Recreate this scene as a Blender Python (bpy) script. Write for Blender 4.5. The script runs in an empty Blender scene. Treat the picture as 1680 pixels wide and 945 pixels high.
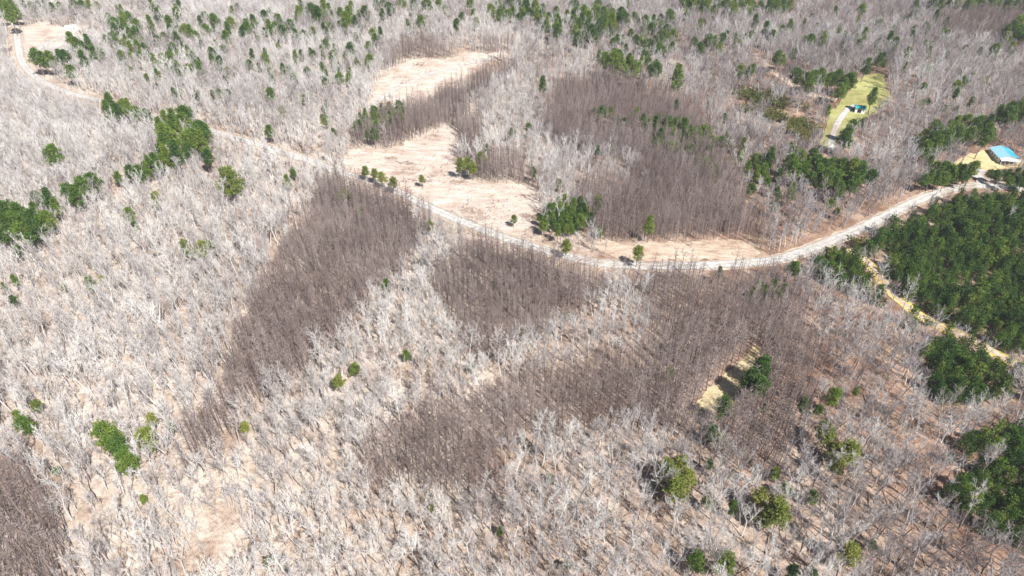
import bpy, bmesh, math, random
import numpy as np
from mathutils import Vector, Matrix, Euler
from mathutils.geometry import delaunay_2d_cdt
from mathutils.kdtree import KDTree

rnd = random.Random(7)
rng = np.random.default_rng(7)
scene = bpy.context.scene
col = scene.collection
R = math.radians

# ------------------------------------------------------------------ camera
H_CAM = 140.0
PITCH = R(37.5)
F = 1120.0
cam_d = bpy.data.cameras.new('camera')
cam = bpy.data.objects.new('camera', cam_d)
col.objects.link(cam)
cam.location = (0, 0, H_CAM)
cam.rotation_euler = (R(90) - PITCH, 0, 0)
cam_d.sensor_width = 36
cam_d.lens = 24.0
cam_d.clip_start = 1
cam_d.clip_end = 20000
scene.camera = cam

# ------------------------------------------------------------------ light
SUN_AZ = R(37)       # the sun stands behind the camera, to its right
SUN_EL = R(50)
sun_dir = Vector((math.sin(SUN_AZ) * math.cos(SUN_EL), -math.cos(SUN_AZ) * math.cos(SUN_EL), math.sin(SUN_EL)))
sd = bpy.data.lights.new('sun', 'SUN')
sd.energy = 5.0
sd.angle = R(0.5)
sd.color = (1.0, 0.965, 0.91)
so = bpy.data.objects.new('sun', sd)
col.objects.link(so)
so.location = (100, -100, 400)
so.rotation_euler = (-sun_dir).to_track_quat('-Z', 'Y').to_euler()

world = bpy.data.worlds.new('World')
scene.world = world
world.use_nodes = True
wn = world.node_tree.nodes
wl = world.node_tree.links
wn.clear()
sky = wn.new('ShaderNodeTexSky')
sky.sky_type = 'NISHITA'
sky.sun_disc = False
sky.sun_elevation = SUN_EL
sky.sun_rotation = math.atan2(sun_dir.x, sun_dir.y)
bg = wn.new('ShaderNodeBackground')
bg.inputs['Strength'].default_value = 0.05
wo = wn.new('ShaderNodeOutputWorld')
wl.new(sky.outputs[0], bg.inputs[0])
wl.new(bg.outputs[0], wo.inputs[0])

scene.view_settings.view_transform = 'Standard'
scene.view_settings.look = 'None'
scene.view_settings.gamma = 1
scene.view_settings.exposure = 1.15

# ------------------------------------------------------------------ terrain and projection
def hgt(x, y):
    x = np.asarray(x, float); y = np.asarray(y, float)
    far = np.clip((y - 150) / 350, 0, 1.6)
    h = 1.6 * np.sin(x / 47 + 0.8) * np.cos(y / 39 + 0.3) + 1.0 * np.sin((x + y) / 29)
    h += far * (3.5 * np.sin(x / 83 + y / 61) + 2.5 * np.cos(x / 57 - y / 71 + 1.1))
    h += 16 * np.clip((y - 520) / 300, 0, 1) ** 2
    fade = np.clip((2500 - np.hypot(x, y)) / 1500, 0, 1)
    return h * fade
CP, SP = math.cos(PITCH), math.sin(PITCH)
def proj(x, y, z):
    dz = z - H_CAM
    d = y * CP - dz * SP
    u = y * SP + dz * CP
    d = np.maximum(d, 1e-3)
    return 840 + F * x / d, 472.5 - F * u / d, d
def at(px, py, hc=0.0):
    rx = (px - 840) / F; ru = (472.5 - py) / F
    dx, dy, dz = rx, CP + ru * SP, -SP + ru * CP
    g = 0.0
    for _ in range(25):
        t = (g + hc - H_CAM) / dz
        x, y = dx * t, dy * t
        g = 0.5 * g + 0.5 * float(hgt(x, y))
    return x, y, float(hgt(x, y))
def in_poly(px, py, poly):
    px = np.asarray(px, float); py = np.asarray(py, float)
    inside = np.zeros(px.shape, bool)
    n = len(poly); j = n - 1
    for i in range(n):
        xi, yi = poly[i]; xj, yj = poly[j]
        c = ((yi > py) != (yj > py)) & (px < (xj - xi) * (py - yi) / ((yj - yi) or 1e-9) + xi)
        inside ^= c
        j = i
    return inside
def in_any(px, py, polys):
    r = np.zeros(np.shape(px), bool)
    for p in polys: r |= in_poly(px, py, p)
    return r
def wob(x, y, s, seed):
    return (np.sin(x / s + seed) * np.cos(y / (s * 0.83) + seed * 1.7) + 0.6 * np.sin((x * 0.7 + y) / (s * 0.47) + seed * 2.3)
            + 0.4 * np.cos((x - 0.8 * y) / (s * 0.27) + seed * 0.7)) / 2.0

# ------------------------------------------------------------------ materials
def new_mat(name):
    m = bpy.data.materials.new(name)
    m.use_nodes = True
    nt = m.node_tree
    b = nt.nodes['Principled BSDF']
    b.inputs['Specular IOR Level'].default_value = 0.15
    b.inputs['Roughness'].default_value = 0.85
    return m, nt, b
def ramp(nt, fac, stops):
    r = nt.nodes.new('ShaderNodeValToRGB')
    e = r.color_ramp.elements
    while len(e) < len(stops): e.new(0.5)
    for k, (p, c) in enumerate(stops):
        e[k].position = p; e[k].color = (*c, 1)
    nt.links.new(fac, r.inputs[0])
    return r.outputs[0]
def noise(nt, vec, scale, detail=4, rough=0.6):
    n = nt.nodes.new('ShaderNodeTexNoise')
    n.inputs['Scale'].default_value = scale
    n.inputs['Detail'].default_value = detail
    n.inputs['Roughness'].default_value = rough
    nt.links.new(vec, n.inputs['Vector'])
    return n.outputs['Fac']
def mixc(nt, fac, a, b, mode='MIX'):
    m = nt.nodes.new('ShaderNodeMix'); m.data_type = 'RGBA'; m.blend_type = mode
    if isinstance(fac, float): m.inputs[0].default_value = fac
    else: nt.links.new(fac, m.inputs[0])
    for s, v in ((6, a), (7, b)):
        if isinstance(v, tuple): m.inputs[s].default_value = (*v, 1)
        else: nt.links.new(v, m.inputs[s])
    return m.outputs[2]
def maprange(nt, v, a, b, c=0.0, d=1.0):
    m = nt.nodes.new('ShaderNodeMapRange')
    m.inputs[1].default_value = a; m.inputs[2].default_value = b
    m.inputs[3].default_value = c; m.inputs[4].default_value = d
    nt.links.new(v, m.inputs[0])
    return m.outputs[0]
def math_n(nt, op, a, b):
    m = nt.nodes.new('ShaderNodeMath'); m.operation = op
    for s, v in ((0, a), (1, b)):
        if isinstance(v, (int, float)): m.inputs[s].default_value = v
        else: nt.links.new(v, m.inputs[s])
    return m.outputs[0]
def pos_of(nt):
    return nt.nodes.new('ShaderNodeNewGeometry').outputs['Position']
def bump(nt, b, fac, strength, dist):
    k = nt.nodes.new('ShaderNodeBump')
    k.inputs['Strength'].default_value = strength
    k.inputs['Distance'].default_value = dist
    nt.links.new(fac, k.inputs['Height'])
    nt.links.new(k.outputs[0], b.inputs['Normal'])

def ground_mat():
    m, nt, b = new_mat('leaf_litter')
    p = pos_of(nt)
    big = noise(nt, p, 0.016, 3); mid = noise(nt, p, 0.13, 5); fine = noise(nt, p, 0.9, 5, 0.7); vf = noise(nt, p, 3.1, 3, 0.7)
    pale = ramp(nt, mid, [(0.3, (0.33, 0.262, 0.21)), (0.5, (0.44, 0.377, 0.322)), (0.7, (0.52, 0.472, 0.425))])
    red = ramp(nt, mid, [(0.3, (0.14, 0.08, 0.058)), (0.5, (0.26, 0.17, 0.125)), (0.72, (0.40, 0.30, 0.225))])
    sep = nt.nodes.new('ShaderNodeSeparateXYZ'); nt.links.new(p, sep.inputs[0])
    side = maprange(nt, sep.outputs[0], -30, 110)
    f = math_n(nt, 'ADD', math_n(nt, 'MULTIPLY', side, 0.95), maprange(nt, big, 0.35, 0.7, -0.2, 0.45))
    base = mixc(nt, f, pale, red)
    d = ramp(nt, fine, [(0.3, (0.55, 0.52, 0.5)), (0.5, (0.9, 0.9, 0.9)), (0.7, (1.15, 1.15, 1.15))])
    c = mixc(nt, 1.0, base, d, 'MULTIPLY')
    pt = noise(nt, p, 0.05, 5, 0.7)
    c = mixc(nt, 0.8, c, ramp(nt, pt, [(0.36, (0.62, 0.52, 0.46)), (0.5, (0.97, 0.95, 0.93)), (0.66, (1.1, 1.1, 1.1))]), 'MULTIPLY')
    d2 = ramp(nt, vf, [(0.3, (0.6, 0.57, 0.55)), (0.6, (1.05, 1.05, 1.05))])
    c = mixc(nt, 0.8, c, d2, 'MULTIPLY')
    nt.links.new(c, b.inputs['Base Color'])
    bump(nt, b, fine, 0.6, 0.5)
    return m
def soil_mat(name, c0, c1, c2, s=0.12, streak=True, mottle=0.75):
    m, nt, b = new_mat(name)
    p = pos_of(nt)
    mp = nt.nodes.new('ShaderNodeMapping'); mp.inputs['Rotation'].default_value = (0, 0, R(24)); mp.inputs['Scale'].default_value = (1, 3.2 if streak else 1, 1)
    nt.links.new(p, mp.inputs[0])
    a = noise(nt, mp.outputs[0], s, 6, 0.65); f = noise(nt, p, 1.3, 4, 0.7)
    c = ramp(nt, a, [(0.32, c0), (0.5, c1), (0.68, c2)])
    d = ramp(nt, f, [(0.3, (0.68, 0.66, 0.64)), (0.65, (1.08, 1.08, 1.08))])
    pm = noise(nt, p, 0.055, 5, 0.7)
    pc = ramp(nt, pm, [(0.36, (0.62, 0.52, 0.46)), (0.47, (0.95, 0.93, 0.91)), (0.56, (1.0, 1.0, 1.0)), (0.68, (1.14, 1.13, 1.12))])
    c = mixc(nt, mottle, c, pc, 'MULTIPLY')
    nt.links.new(mixc(nt, 1.0, c, d, 'MULTIPLY'), b.inputs['Base Color'])
    bump(nt, b, f, 0.5, 0.25)
    return m
def bark_mat(name, cols, east=0.14, freq=0.02):
    m, nt, b = new_mat(name)
    oi = nt.nodes.new('ShaderNodeObjectInfo')
    n = noise(nt, oi.outputs['Location'], freq, 3)
    f = math_n(nt, 'ADD', math_n(nt, 'MULTIPLY', oi.outputs['Random'], 0.62), maprange(nt, n, 0.3, 0.7, -0.1, 0.45))
    sx = nt.nodes.new('ShaderNodeSeparateXYZ'); nt.links.new(oi.outputs['Location'], sx.inputs[0])
    f = math_n(nt, 'ADD', f, maprange(nt, sx.outputs[0], 0, 90, -0.05, east))
    c = ramp(nt, f, cols)
    g = noise(nt, pos_of(nt), 2.5, 3)
    d = ramp(nt, g, [(0.3, (0.75, 0.74, 0.73)), (0.65, (1.05, 1.05, 1.05))])
    nt.links.new(mixc(nt, 1.0, c, d, 'MULTIPLY'), b.inputs['Base Color'])
    return m
def needle_mat(name, cols):
    m, nt, b = new_mat(name)
    oi = nt.nodes.new('ShaderNodeObjectInfo')
    g = noise(nt, pos_of(nt), 0.8, 3)
    f = math_n(nt, 'ADD', math_n(nt, 'MULTIPLY', oi.outputs['Random'], 0.55), maprange(nt, g, 0.3, 0.7, 0.0, 0.45))
    c = ramp(nt, f, cols)
    nt.links.new(c, b.inputs['Base Color'])
    b.inputs['Roughness'].default_value = 0.6
    tr = nt.nodes.new('ShaderNodeBsdfTranslucent'); nt.links.new(c, tr.inputs[0])
    mx = nt.nodes.new('ShaderNodeMixShader'); mx.inputs[0].default_value = 0.3
    out = nt.nodes['Material Output']
    nt.links.new(b.outputs[0], mx.inputs[1]); nt.links.new(tr.outputs[0], mx.inputs[2]); nt.links.new(mx.outputs[0], out.inputs[0])
    return m
def plain_mat(name, c, rough=0.6, var=0.12, scale=2.0, spec=0.3):
    m, nt, b = new_mat(name)
    g = noise(nt, pos_of(nt), scale, 4)
    lo = tuple(v * (1 - var) for v in c); hi = tuple(min(1, v * (1 + var)) for v in c)
    nt.links.new(ramp(nt, g, [(0.3, lo), (0.7, hi)]), b.inputs['Base Color'])
    b.inputs['Roughness'].default_value = rough
    b.inputs['Specular IOR Level'].default_value = spec
    return m

M_GROUND = ground_mat()
M_CLEAR = soil_mat('cut_over_soil', (0.34, 0.268, 0.222), (0.435, 0.368, 0.322), (0.52, 0.457, 0.412))
M_GRAVEL = soil_mat('pale_gravel', (0.31, 0.30, 0.285), (0.39, 0.38, 0.365), (0.46, 0.45, 0.435), 0.3)
def wheel_paths(m):
    nt = m.node_tree; b = nt.nodes['Principled BSDF']
    src = b.inputs['Base Color'].links[0].from_socket
    at_ = nt.nodes.new('ShaderNodeAttribute'); at_.attribute_name = 'across'
    n = noise(nt, pos_of(nt), 0.35, 3)
    u = math_n(nt, 'ADD', at_.outputs['Fac'], math_n(nt, 'MULTIPLY', math_n(nt, 'SUBTRACT', n, 0.5), 0.25))
    c = ramp(nt, u, [(0.05, (0.74, 0.69, 0.64)), (0.22, (1.04, 1.04, 1.04)), (0.34, (1.06, 1.06, 1.06)), (0.5, (0.90, 0.885, 0.865)), (0.66, (1.06, 1.06, 1.06)), (0.8, (1.02, 1.02, 1.02)), (0.95, (0.72, 0.67, 0.61))])
    nt.links.new(mixc(nt, 1.0, src, c, 'MULTIPLY'), b.inputs['Base Color'])
wheel_paths(M_GRAVEL)
M_BANK = soil_mat('bare_clay', (0.30, 0.225, 0.172), (0.40, 0.32, 0.255), (0.49, 0.418, 0.345), 0.2)
M_LAWN = soil_mat('spring_grass', (0.22, 0.22, 0.085), (0.27, 0.275, 0.105), (0.35, 0.32, 0.16), 0.09)
M_DRY = soil_mat('dry_grass', (0.36, 0.29, 0.155), (0.44, 0.36, 0.20), (0.48, 0.41, 0.26), 0.15)
M_GAP = soil_mat('straw_grass', (0.30, 0.245, 0.15), (0.40, 0.335, 0.205), (0.46, 0.395, 0.265), 0.15)
M_TRACK = soil_mat('yellow_broomsedge', (0.34, 0.26, 0.08), (0.45, 0.36, 0.13), (0.52, 0.43, 0.24), 0.25)
M_PALE = bark_mat('pale_bark', [(0.05, (0.60, 0.58, 0.56)), (0.35, (0.50, 0.48, 0.47)), (0.6, (0.37, 0.34, 0.335)), (0.9, (0.19, 0.16, 0.16))])
M_BROWN = bark_mat('brown_bark', [(0.1, (0.125, 0.094, 0.086)), (0.45, (0.19, 0.15, 0.14)), (0.9, (0.32, 0.27, 0.255))], east=0.0, freq=0.03)
M_PBARK = plain_mat('pine_bark', (0.2, 0.14, 0.1), 0.9, 0.25, 3)
M_PINE = needle_mat('pine_needles', [(0.1, (0.036, 0.082, 0.024)), (0.5, (0.088, 0.155, 0.028)), (0.9, (0.19, 0.24, 0.042))])
M_YELP = needle_mat('yellow_green_needles', [(0.1, (0.10, 0.14, 0.032)), (0.5, (0.17, 0.205, 0.042)), (0.9, (0.26, 0.265, 0.065))])
M_YOUNG = needle_mat('young_needles', [(0.1, (0.018, 0.05, 0.012)), (0.5, (0.055, 0.115, 0.018)), (0.9, (0.165, 0.215, 0.035))])
M_SHRUB = needle_mat('olive_leaves', [(0.1, (0.06, 0.085, 0.02)), (0.5, (0.11, 0.125, 0.03)), (0.9, (0.18, 0.16, 0.05))])
M_SLASH = plain_mat('weathered_wood', (0.26, 0.19, 0.15), 0.9, 0.3, 1.0)
M_TEAL = plain_mat('teal_metal', (0.02, 0.22, 0.22), 0.45, 0.08, 1.0, 0.4)
M_CYAN = plain_mat('blue_metal', (0.05, 0.29, 0.42), 0.4, 0.06, 1.0, 0.45)
M_LBLUE = plain_mat('pale_blue_metal', (0.20, 0.38, 0.48), 0.4, 0.06, 1.0, 0.45)
M_WHITE = plain_mat('white_siding', (0.74, 0.73, 0.71), 0.6, 0.05, 1.5)
M_GLASS = plain_mat('dark_glass', (0.03, 0.035, 0.04), 0.1, 0.1, 1.0, 0.5)
M_WOOD = plain_mat('grey_timber', (0.27, 0.22, 0.18), 0.85, 0.2, 2.0)
M_DARK = plain_mat('opening_shade', (0.03, 0.03, 0.03), 0.9, 0.1, 1.0)  # near-black colour stands in for the shade inside the shed openings
M_RED = plain_mat('dark_paint', (0.05, 0.05, 0.06), 0.3, 0.05, 1.0, 0.5)

# ------------------------------------------------------------------ mesh helpers
def tag(o, label=None, cat=None, group=None, kind=None):
    if label: o['label'] = label
    if cat: o['category'] = cat
    if group: o['group'] = group
    if kind: o['kind'] = kind
    return o
def link(name, mesh, parent=None):
    o = bpy.data.objects.new(name, mesh)
    col.objects.link(o)
    if parent: o.parent = parent
    return o
def empty(name, loc, rz=0.0):
    o = bpy.data.objects.new(name, None)
    o.empty_display_size = 0.5
    col.objects.link(o)
    o.location = loc; o.rotation_euler = (0, 0, rz)
    return o
class MB:
    def __init__(s): s.v = []; s.f = []
    def tube(s, pts, radii, n=3, cap=False):
        base = len(s.v); m = len(pts)
        for i in range(m):
            p = pts[i]
            t = (pts[min(i + 1, m - 1)] - pts[max(i - 1, 0)])
            t = t.normalized() if t.length > 1e-9 else Vector((0, 0, 1))
            a = t.orthogonal().normalized(); b = t.cross(a)
            for k in range(n):
                an = 2 * math.pi * k / n
                s.v.append(p + (a * math.cos(an) + b * math.sin(an)) * radii[i])
        for i in range(m - 1):
            for k in range(n):
                k2 = (k + 1) % n
                s.f.append((base + i * n + k, base + i * n + k2, base + (i + 1) * n + k2, base + (i + 1) * n + k))
        if cap:
            s.f.append(tuple(base + (m - 1) * n + k for k in range(n)))
            s.f.append(tuple(base + k for k in reversed(range(n))))
    def spike(s, p, q, r):
        t = (q - p).normalized(); a = t.orthogonal().normalized(); b = t.cross(a)
        k = len(s.v)
        for j in range(3):
            an = 2.0944 * j
            s.v.append(p + (a * math.cos(an) + b * math.sin(an)) * r)
        s.v.append(q)
        s.f += [(k, k + 1, k + 3), (k + 1, k + 2, k + 3), (k + 2, k, k + 3)]
    def box(s, x0, x1, y0, y1, z0, z1):
        k = len(s.v)
        s.v += [Vector(c) for c in ((x0, y0, z0), (x1, y0, z0), (x1, y1, z0), (x0, y1, z0), (x0, y0, z1), (x1, y0, z1), (x1, y1, z1), (x0, y1, z1))]
        s.f += [tuple(k + i for i in q) for q in ((3, 2, 1, 0), (4, 5, 6, 7), (0, 1, 5, 4), (1, 2, 6, 5), (2, 3, 7, 6), (3, 0, 4, 7))]
    def prism(s, prof, axis, a0, a1):
        """profile of (u, z) pairs swept along 'x' or 'y'"""
        k = len(s.v); n = len(prof)
        for a in (a0, a1):
            for u, z in prof:
                s.v.append(Vector((a, u, z)) if axis == 'x' else Vector((u, a, z)))
        for i in range(n):
            j = (i + 1) % n
            s.f.append((k + i, k + j, k + n + j, k + n + i))
        s.f.append(tuple(k + i for i in reversed(range(n)))); s.f.append(tuple(k + n + i for i in range(n)))
    def mesh(s, name, mat, smooth=False, fix=False):
        me = bpy.data.meshes.new(name)
        me.from_pydata([tuple(v) for v in s.v], [], s.f)
        me.materials.append(mat)
        if fix:
            bm = bmesh.new(); bm.from_mesh(me); bmesh.ops.recalc_face_normals(bm, faces=bm.faces); bm.to_mesh(me); bm.free()
        if smooth: me.polygons.foreach_set('use_smooth', [True] * len(me.polygons))
        me.update()
        return me
    def build(s, name, mat, parent=None, fix=True, smooth=False):
        return link(name, s.mesh(name, mat, smooth, fix), parent)

# ------------------------------------------------------------------ the ground
def axis(lo, hi, step, outer):
    a = list(np.arange(lo, hi + 0.1, step))
    s = step
    x = a[-1]
    while x < outer: s *= 1.35; x += s; a.append(x)
    s = step; x = a[0]
    while x > -outer: s *= 1.35; x -= s; a.insert(0, x)
    return np.array(a)
gx = axis(-480, 480, 5, 6000); gy = axis(20, 640, 5, 6000)
X, Y = np.meshgrid(gx, gy)
Z = hgt(X, Y)
nx, ny = len(gx), len(gy)
gm = bpy.data.meshes.new('ground')
vv = np.stack([X.ravel(), Y.ravel(), Z.ravel()], 1)
idx = (np.arange(ny - 1)[:, None] * nx + np.arange(nx - 1)[None, :]).ravel()
ff = np.stack([idx, idx + 1, idx + nx + 1, idx + nx], 1)
gm.from_pydata(vv.tolist(), [], ff.tolist())
gm.materials.append(M_GROUND)
gm.polygons.foreach_set('use_smooth', [True] * len(gm.polygons))
ground = link('ground', gm); tag(ground, kind='structure')

def smooth_line(pts, step=3.0):
    P = [Vector(p) for p in pts]
    out = []
    for i in range(len(P) - 1):
        p0 = P[max(i - 1, 0)]; p1 = P[i]; p2 = P[i + 1]; p3 = P[min(i + 2, len(P) - 1)]
        n = max(2, int((p2 - p1).length / step))
        for k in range(n):
            t = k / n
            out.append(0.5 * ((2 * p1) + (p2 - p0) * t + (2 * p0 - 5 * p1 + 4 * p2 - p3) * t * t + (-p0 + 3 * p1 - 3 * p2 + p3) * t ** 3))
    out.append(P[-1])
    return out
def px_line(pts, step=3.0):
    return smooth_line([at(*p)[:2] for p in pts], step)
def ribbon(name, line, width, mat, lift, crown=0.1, jag=0.12, seed=1.0, taper=False):
    v = []; f = []
    n = 7
    for i, p in enumerate(line):
        t = line[min(i + 1, len(line) - 1)] - line[max(i - 1, 0)]
        t.normalize(); nrm = Vector((-t.y, t.x))
        for k in range(n):
            u = k / (n - 1) * 2 - 1
            w = width / 2 * (1 + jag * float(wob(p.x * 3 + k // 4 * 50, p.y * 3, 9, seed)))
            q = p + nrm * (u * w)
            z = float(hgt(q.x, q.y)) + lift + crown * (1 - u * u) - (0.03 if abs(u) == 1 else 0)
            v.append((q.x, q.y, z))
    for i in range(len(line) - 1):
        for k in range(n - 1):
            f.append((i * n + k, i * n + k + 1, (i + 1) * n + k + 1, (i + 1) * n + k))
    me = bpy.data.meshes.new(name); me.from_pydata(v, [], f); me.materials.append(mat)
    aa = me.attributes.new('across', 'FLOAT', 'POINT'); aa.data.foreach_set('value', np.tile(np.linspace(0, 1, n), len(line)).astype(np.float32))
    me.polygons.foreach_set('use_smooth', [True] * len(me.polygons))
    o = link(name, me); tag(o, kind='structure')
    return o
def sheet(name, poly, mat, lift=0.12, jag=1.6, seed=1.0, step=5.0, hc=0.0):
    base = [Vector(at(x, y, hc)[:2]) for x, y in poly]
    pts = []
    n = len(base)
    for i in range(n):
        p0, p1, p2, p3 = base[i - 1], base[i], base[(i + 1) % n], base[(i + 2) % n]
        m = max(2, int((p2 - p1).length / 1.6))
        for k in range(m):
            t = k / m
            q = 0.5 * ((2 * p1) + (p2 - p0) * t + (2 * p0 - 5 * p1 + 4 * p2 - p3) * t * t + (-p0 + 3 * p1 - 3 * p2 + p3) * t ** 3)
            nn = (p2 - p1).normalized(); nn = Vector((-nn.y, nn.x))
            pts.append(q + nn * jag * float(wob(q.x * 2, q.y * 2, 6, seed) + 0.5 * wob(q.x * 2, q.y * 2, 1.7, seed + 3)))
    pl = [(p.x, p.y) for p in pts]
    xs = [p.x for p in pts]; ys = [p.y for p in pts]
    gx_, gy_ = np.meshgrid(np.arange(min(xs), max(xs), step), np.arange(min(ys), max(ys), step))
    gi = in_poly(gx_.ravel(), gy_.ravel(), pl)
    inner = [Vector((float(a), float(b))) for a, b, g in zip(gx_.ravel(), gy_.ravel(), gi) if g]
    allp = pts + inner
    nb = len(pts)
    r = delaunay_2d_cdt(allp, [], [list(range(nb))], 1, 1e-4)
    vs, fs = r[0], r[2]
    v = [(p.x, p.y, float(hgt(p.x, p.y)) + lift) for p in vs]
    me = bpy.data.meshes.new(name); me.from_pydata(v, [], [tuple(q) for q in fs])
    bm = bmesh.new(); bm.from_mesh(me)
    for q in bm.faces:
        if q.normal.z < 0: q.normal_flip()
    bm.to_mesh(me); bm.free()
    me.materials.append(mat)
    o = link(name, me); tag(o, kind='structure')
    return o

# openings in the woods (photo coordinates of their ground)
CLEAR_A = [(606, 178), (618, 140), (640, 115), (662, 103), (690, 97), (735, 97), (775, 88), (840, 88), (838, 97), (790, 104), (770, 128), (742, 142), (712, 155), (680, 178), (640, 185)]
CLEAR_B = [(560, 262), (590, 244), (640, 245), (690, 225), (720, 212), (742, 205), (757, 232), (748, 252), (757, 290), (800, 300), (840, 300), (876, 308), (892, 330), (884, 350), (866, 372), (852, 388), (800, 374), (740, 349), (690, 322), (640, 304), (590, 286)]
CLEAR_C = [(975, 398), (1040, 400), (1100, 398), (1160, 395), (1232, 396), (1243, 408), (1230, 425), (1150, 428), (1050, 428), (1000, 420)]
GAP_D = [(1122, 678), (1156, 646), (1184, 618), (1210, 594), (1240, 568), (1248, 585), (1222, 632), (1204, 658), (1174, 676)]
LAWN = [(1346, 244), (1350, 222), (1358, 195), (1378, 166), (1392, 150), (1402, 138), (1422, 124), (1448, 122), (1452, 140), (1462, 160), (1452, 172), (1425, 190), (1398, 205), (1376, 228), (1368, 244)]
YARD = [(1562, 268), (1590, 255), (1615, 247), (1640, 250), (1668, 258), (1680, 272), (1640, 278), (1612, 280), (1580, 276)]
FIELD = [(40, 60), (46, 42), (70, 40), (105, 46), (135, 44), (160, 44), (158, 50), (125, 55), (115, 66), (90, 82), (62, 90), (45, 82)]
BRIGHT = [(300, 830), (350, 815), (400, 835), (410, 890), (420, 960), (285, 960), (305, 890)]
SCRUB = [(1195, 155), (1215, 140), (1262, 150), (1300, 170), (1330, 175), (1340, 215), (1325, 235), (1285, 215), (1250, 195), (1210, 175)]
ROAD_PX = [(-30, 0), (8, 22), (24, 40), (30, 75), (38, 105), (68, 133), (118, 154), (168, 167), (225, 186), (290, 202), (360, 220), (440, 243), (510, 265), (560, 284), (605, 297), (650, 314), (700, 339), (760, 365), (820, 388), (880, 407), (940, 424), (990, 433), (1050, 437), (1130, 437), (1210, 433), (1270, 427), (1312, 415), (1352, 400), (1402, 380), (1452, 356), (1502, 331), (1552, 313), (1602, 305), (1640, 307), (1720, 312)]
DRIVE_SHED = [(1362, 246), (1366, 225), (1374, 203), (1387, 184), (1400, 174), (1414, 176)]
DRIVE_HOUSE = [(1612, 306), (1610, 296), (1602, 286), (1610, 278)]
DRIVE_FAR = [(50, 90), (62, 82), (78, 70), (98, 62), (118, 55), (128, 48)]
TRAIL = [(1238, 88), (1262, 112), (1290, 132), (1330, 155), (1372, 165)]
TRACK = [(1392, 408), (1420, 428), (1440, 450), (1462, 478), (1500, 512), (1540, 536), (1600, 560), (1650, 590), (1730, 632)]

road_l = px_line(ROAD_PX)
ds_l = px_line(DRIVE_SHED, 2); dh_l = px_line(DRIVE_HOUSE, 2); df_l = px_line(DRIVE_FAR, 2)
trail_l = px_line(TRAIL); track_l = px_line(TRACK, 2)

sheet('clearing', CLEAR_A, M_CLEAR, 0.12, 3.0, 1)
sheet('clearing', CLEAR_B, M_CLEAR, 0.12, 2.6, 2)
sheet('clearing', CLEAR_C, M_BANK, 0.12, 2.0, 3)
sheet('clearing', GAP_D, M_GAP, 0.12, 1.0, 4)
sheet('lawn', LAWN, M_LAWN, 0.12, 1.2, 5)
sheet('yard', YARD, M_DRY, 0.12, 1.0, 6)
sheet('bank', [(1600, 296), (1620, 290), (1650, 294), (1700, 302), (1710, 310), (1650, 305), (1615, 302)], M_BANK, 0.12, 0.8, 9)
sheet('field', FIELD, M_CLEAR, 0.12, 1.5, 7)
ribbon('road_shoulder', road_l, 6.0, M_BANK, 0.16, 0.05, 0.25, 2)
ribbon('road', road_l, 4.8, M_GRAVEL, 0.26, 0.14, 0.10, 5)
ribbon('driveway', ds_l, 3.2, M_GRAVEL, 0.20, 0.06, 0.15, 3)
ribbon('driveway', dh_l, 5.0, M_GRAVEL, 0.30, 0.06, 0.15, 4)
ribbon('driveway', df_l, 4.6, M_GRAVEL, 0.22, 0.06, 0.15, 6)
ribbon('trail', trail_l, 4.2, M_BANK, 0.14, 0.04, 0.35, 7)
ribbon('haul_track', px_line([(604, 180), (640, 152), (682, 130), (725, 116), (770, 104), (815, 94)]), 3.4, M_GRAVEL, 0.22, 0.03, 0.4, 12)
ribbon('haul_track', px_line([(575, 268), (630, 272), (690, 278), (735, 300), (790, 325), (835, 352), (850, 380)]), 2.6, M_CLEAR, 0.22, 0.03, 0.5, 13)
ribbon('dirt_track', track_l, 4.6, M_TRACK, 0.14, 0.04, 0.45, 8)
ribbon('track_ruts', track_l, 1.8, M_BANK, 0.24, 0.04, 0.5, 9)

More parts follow.
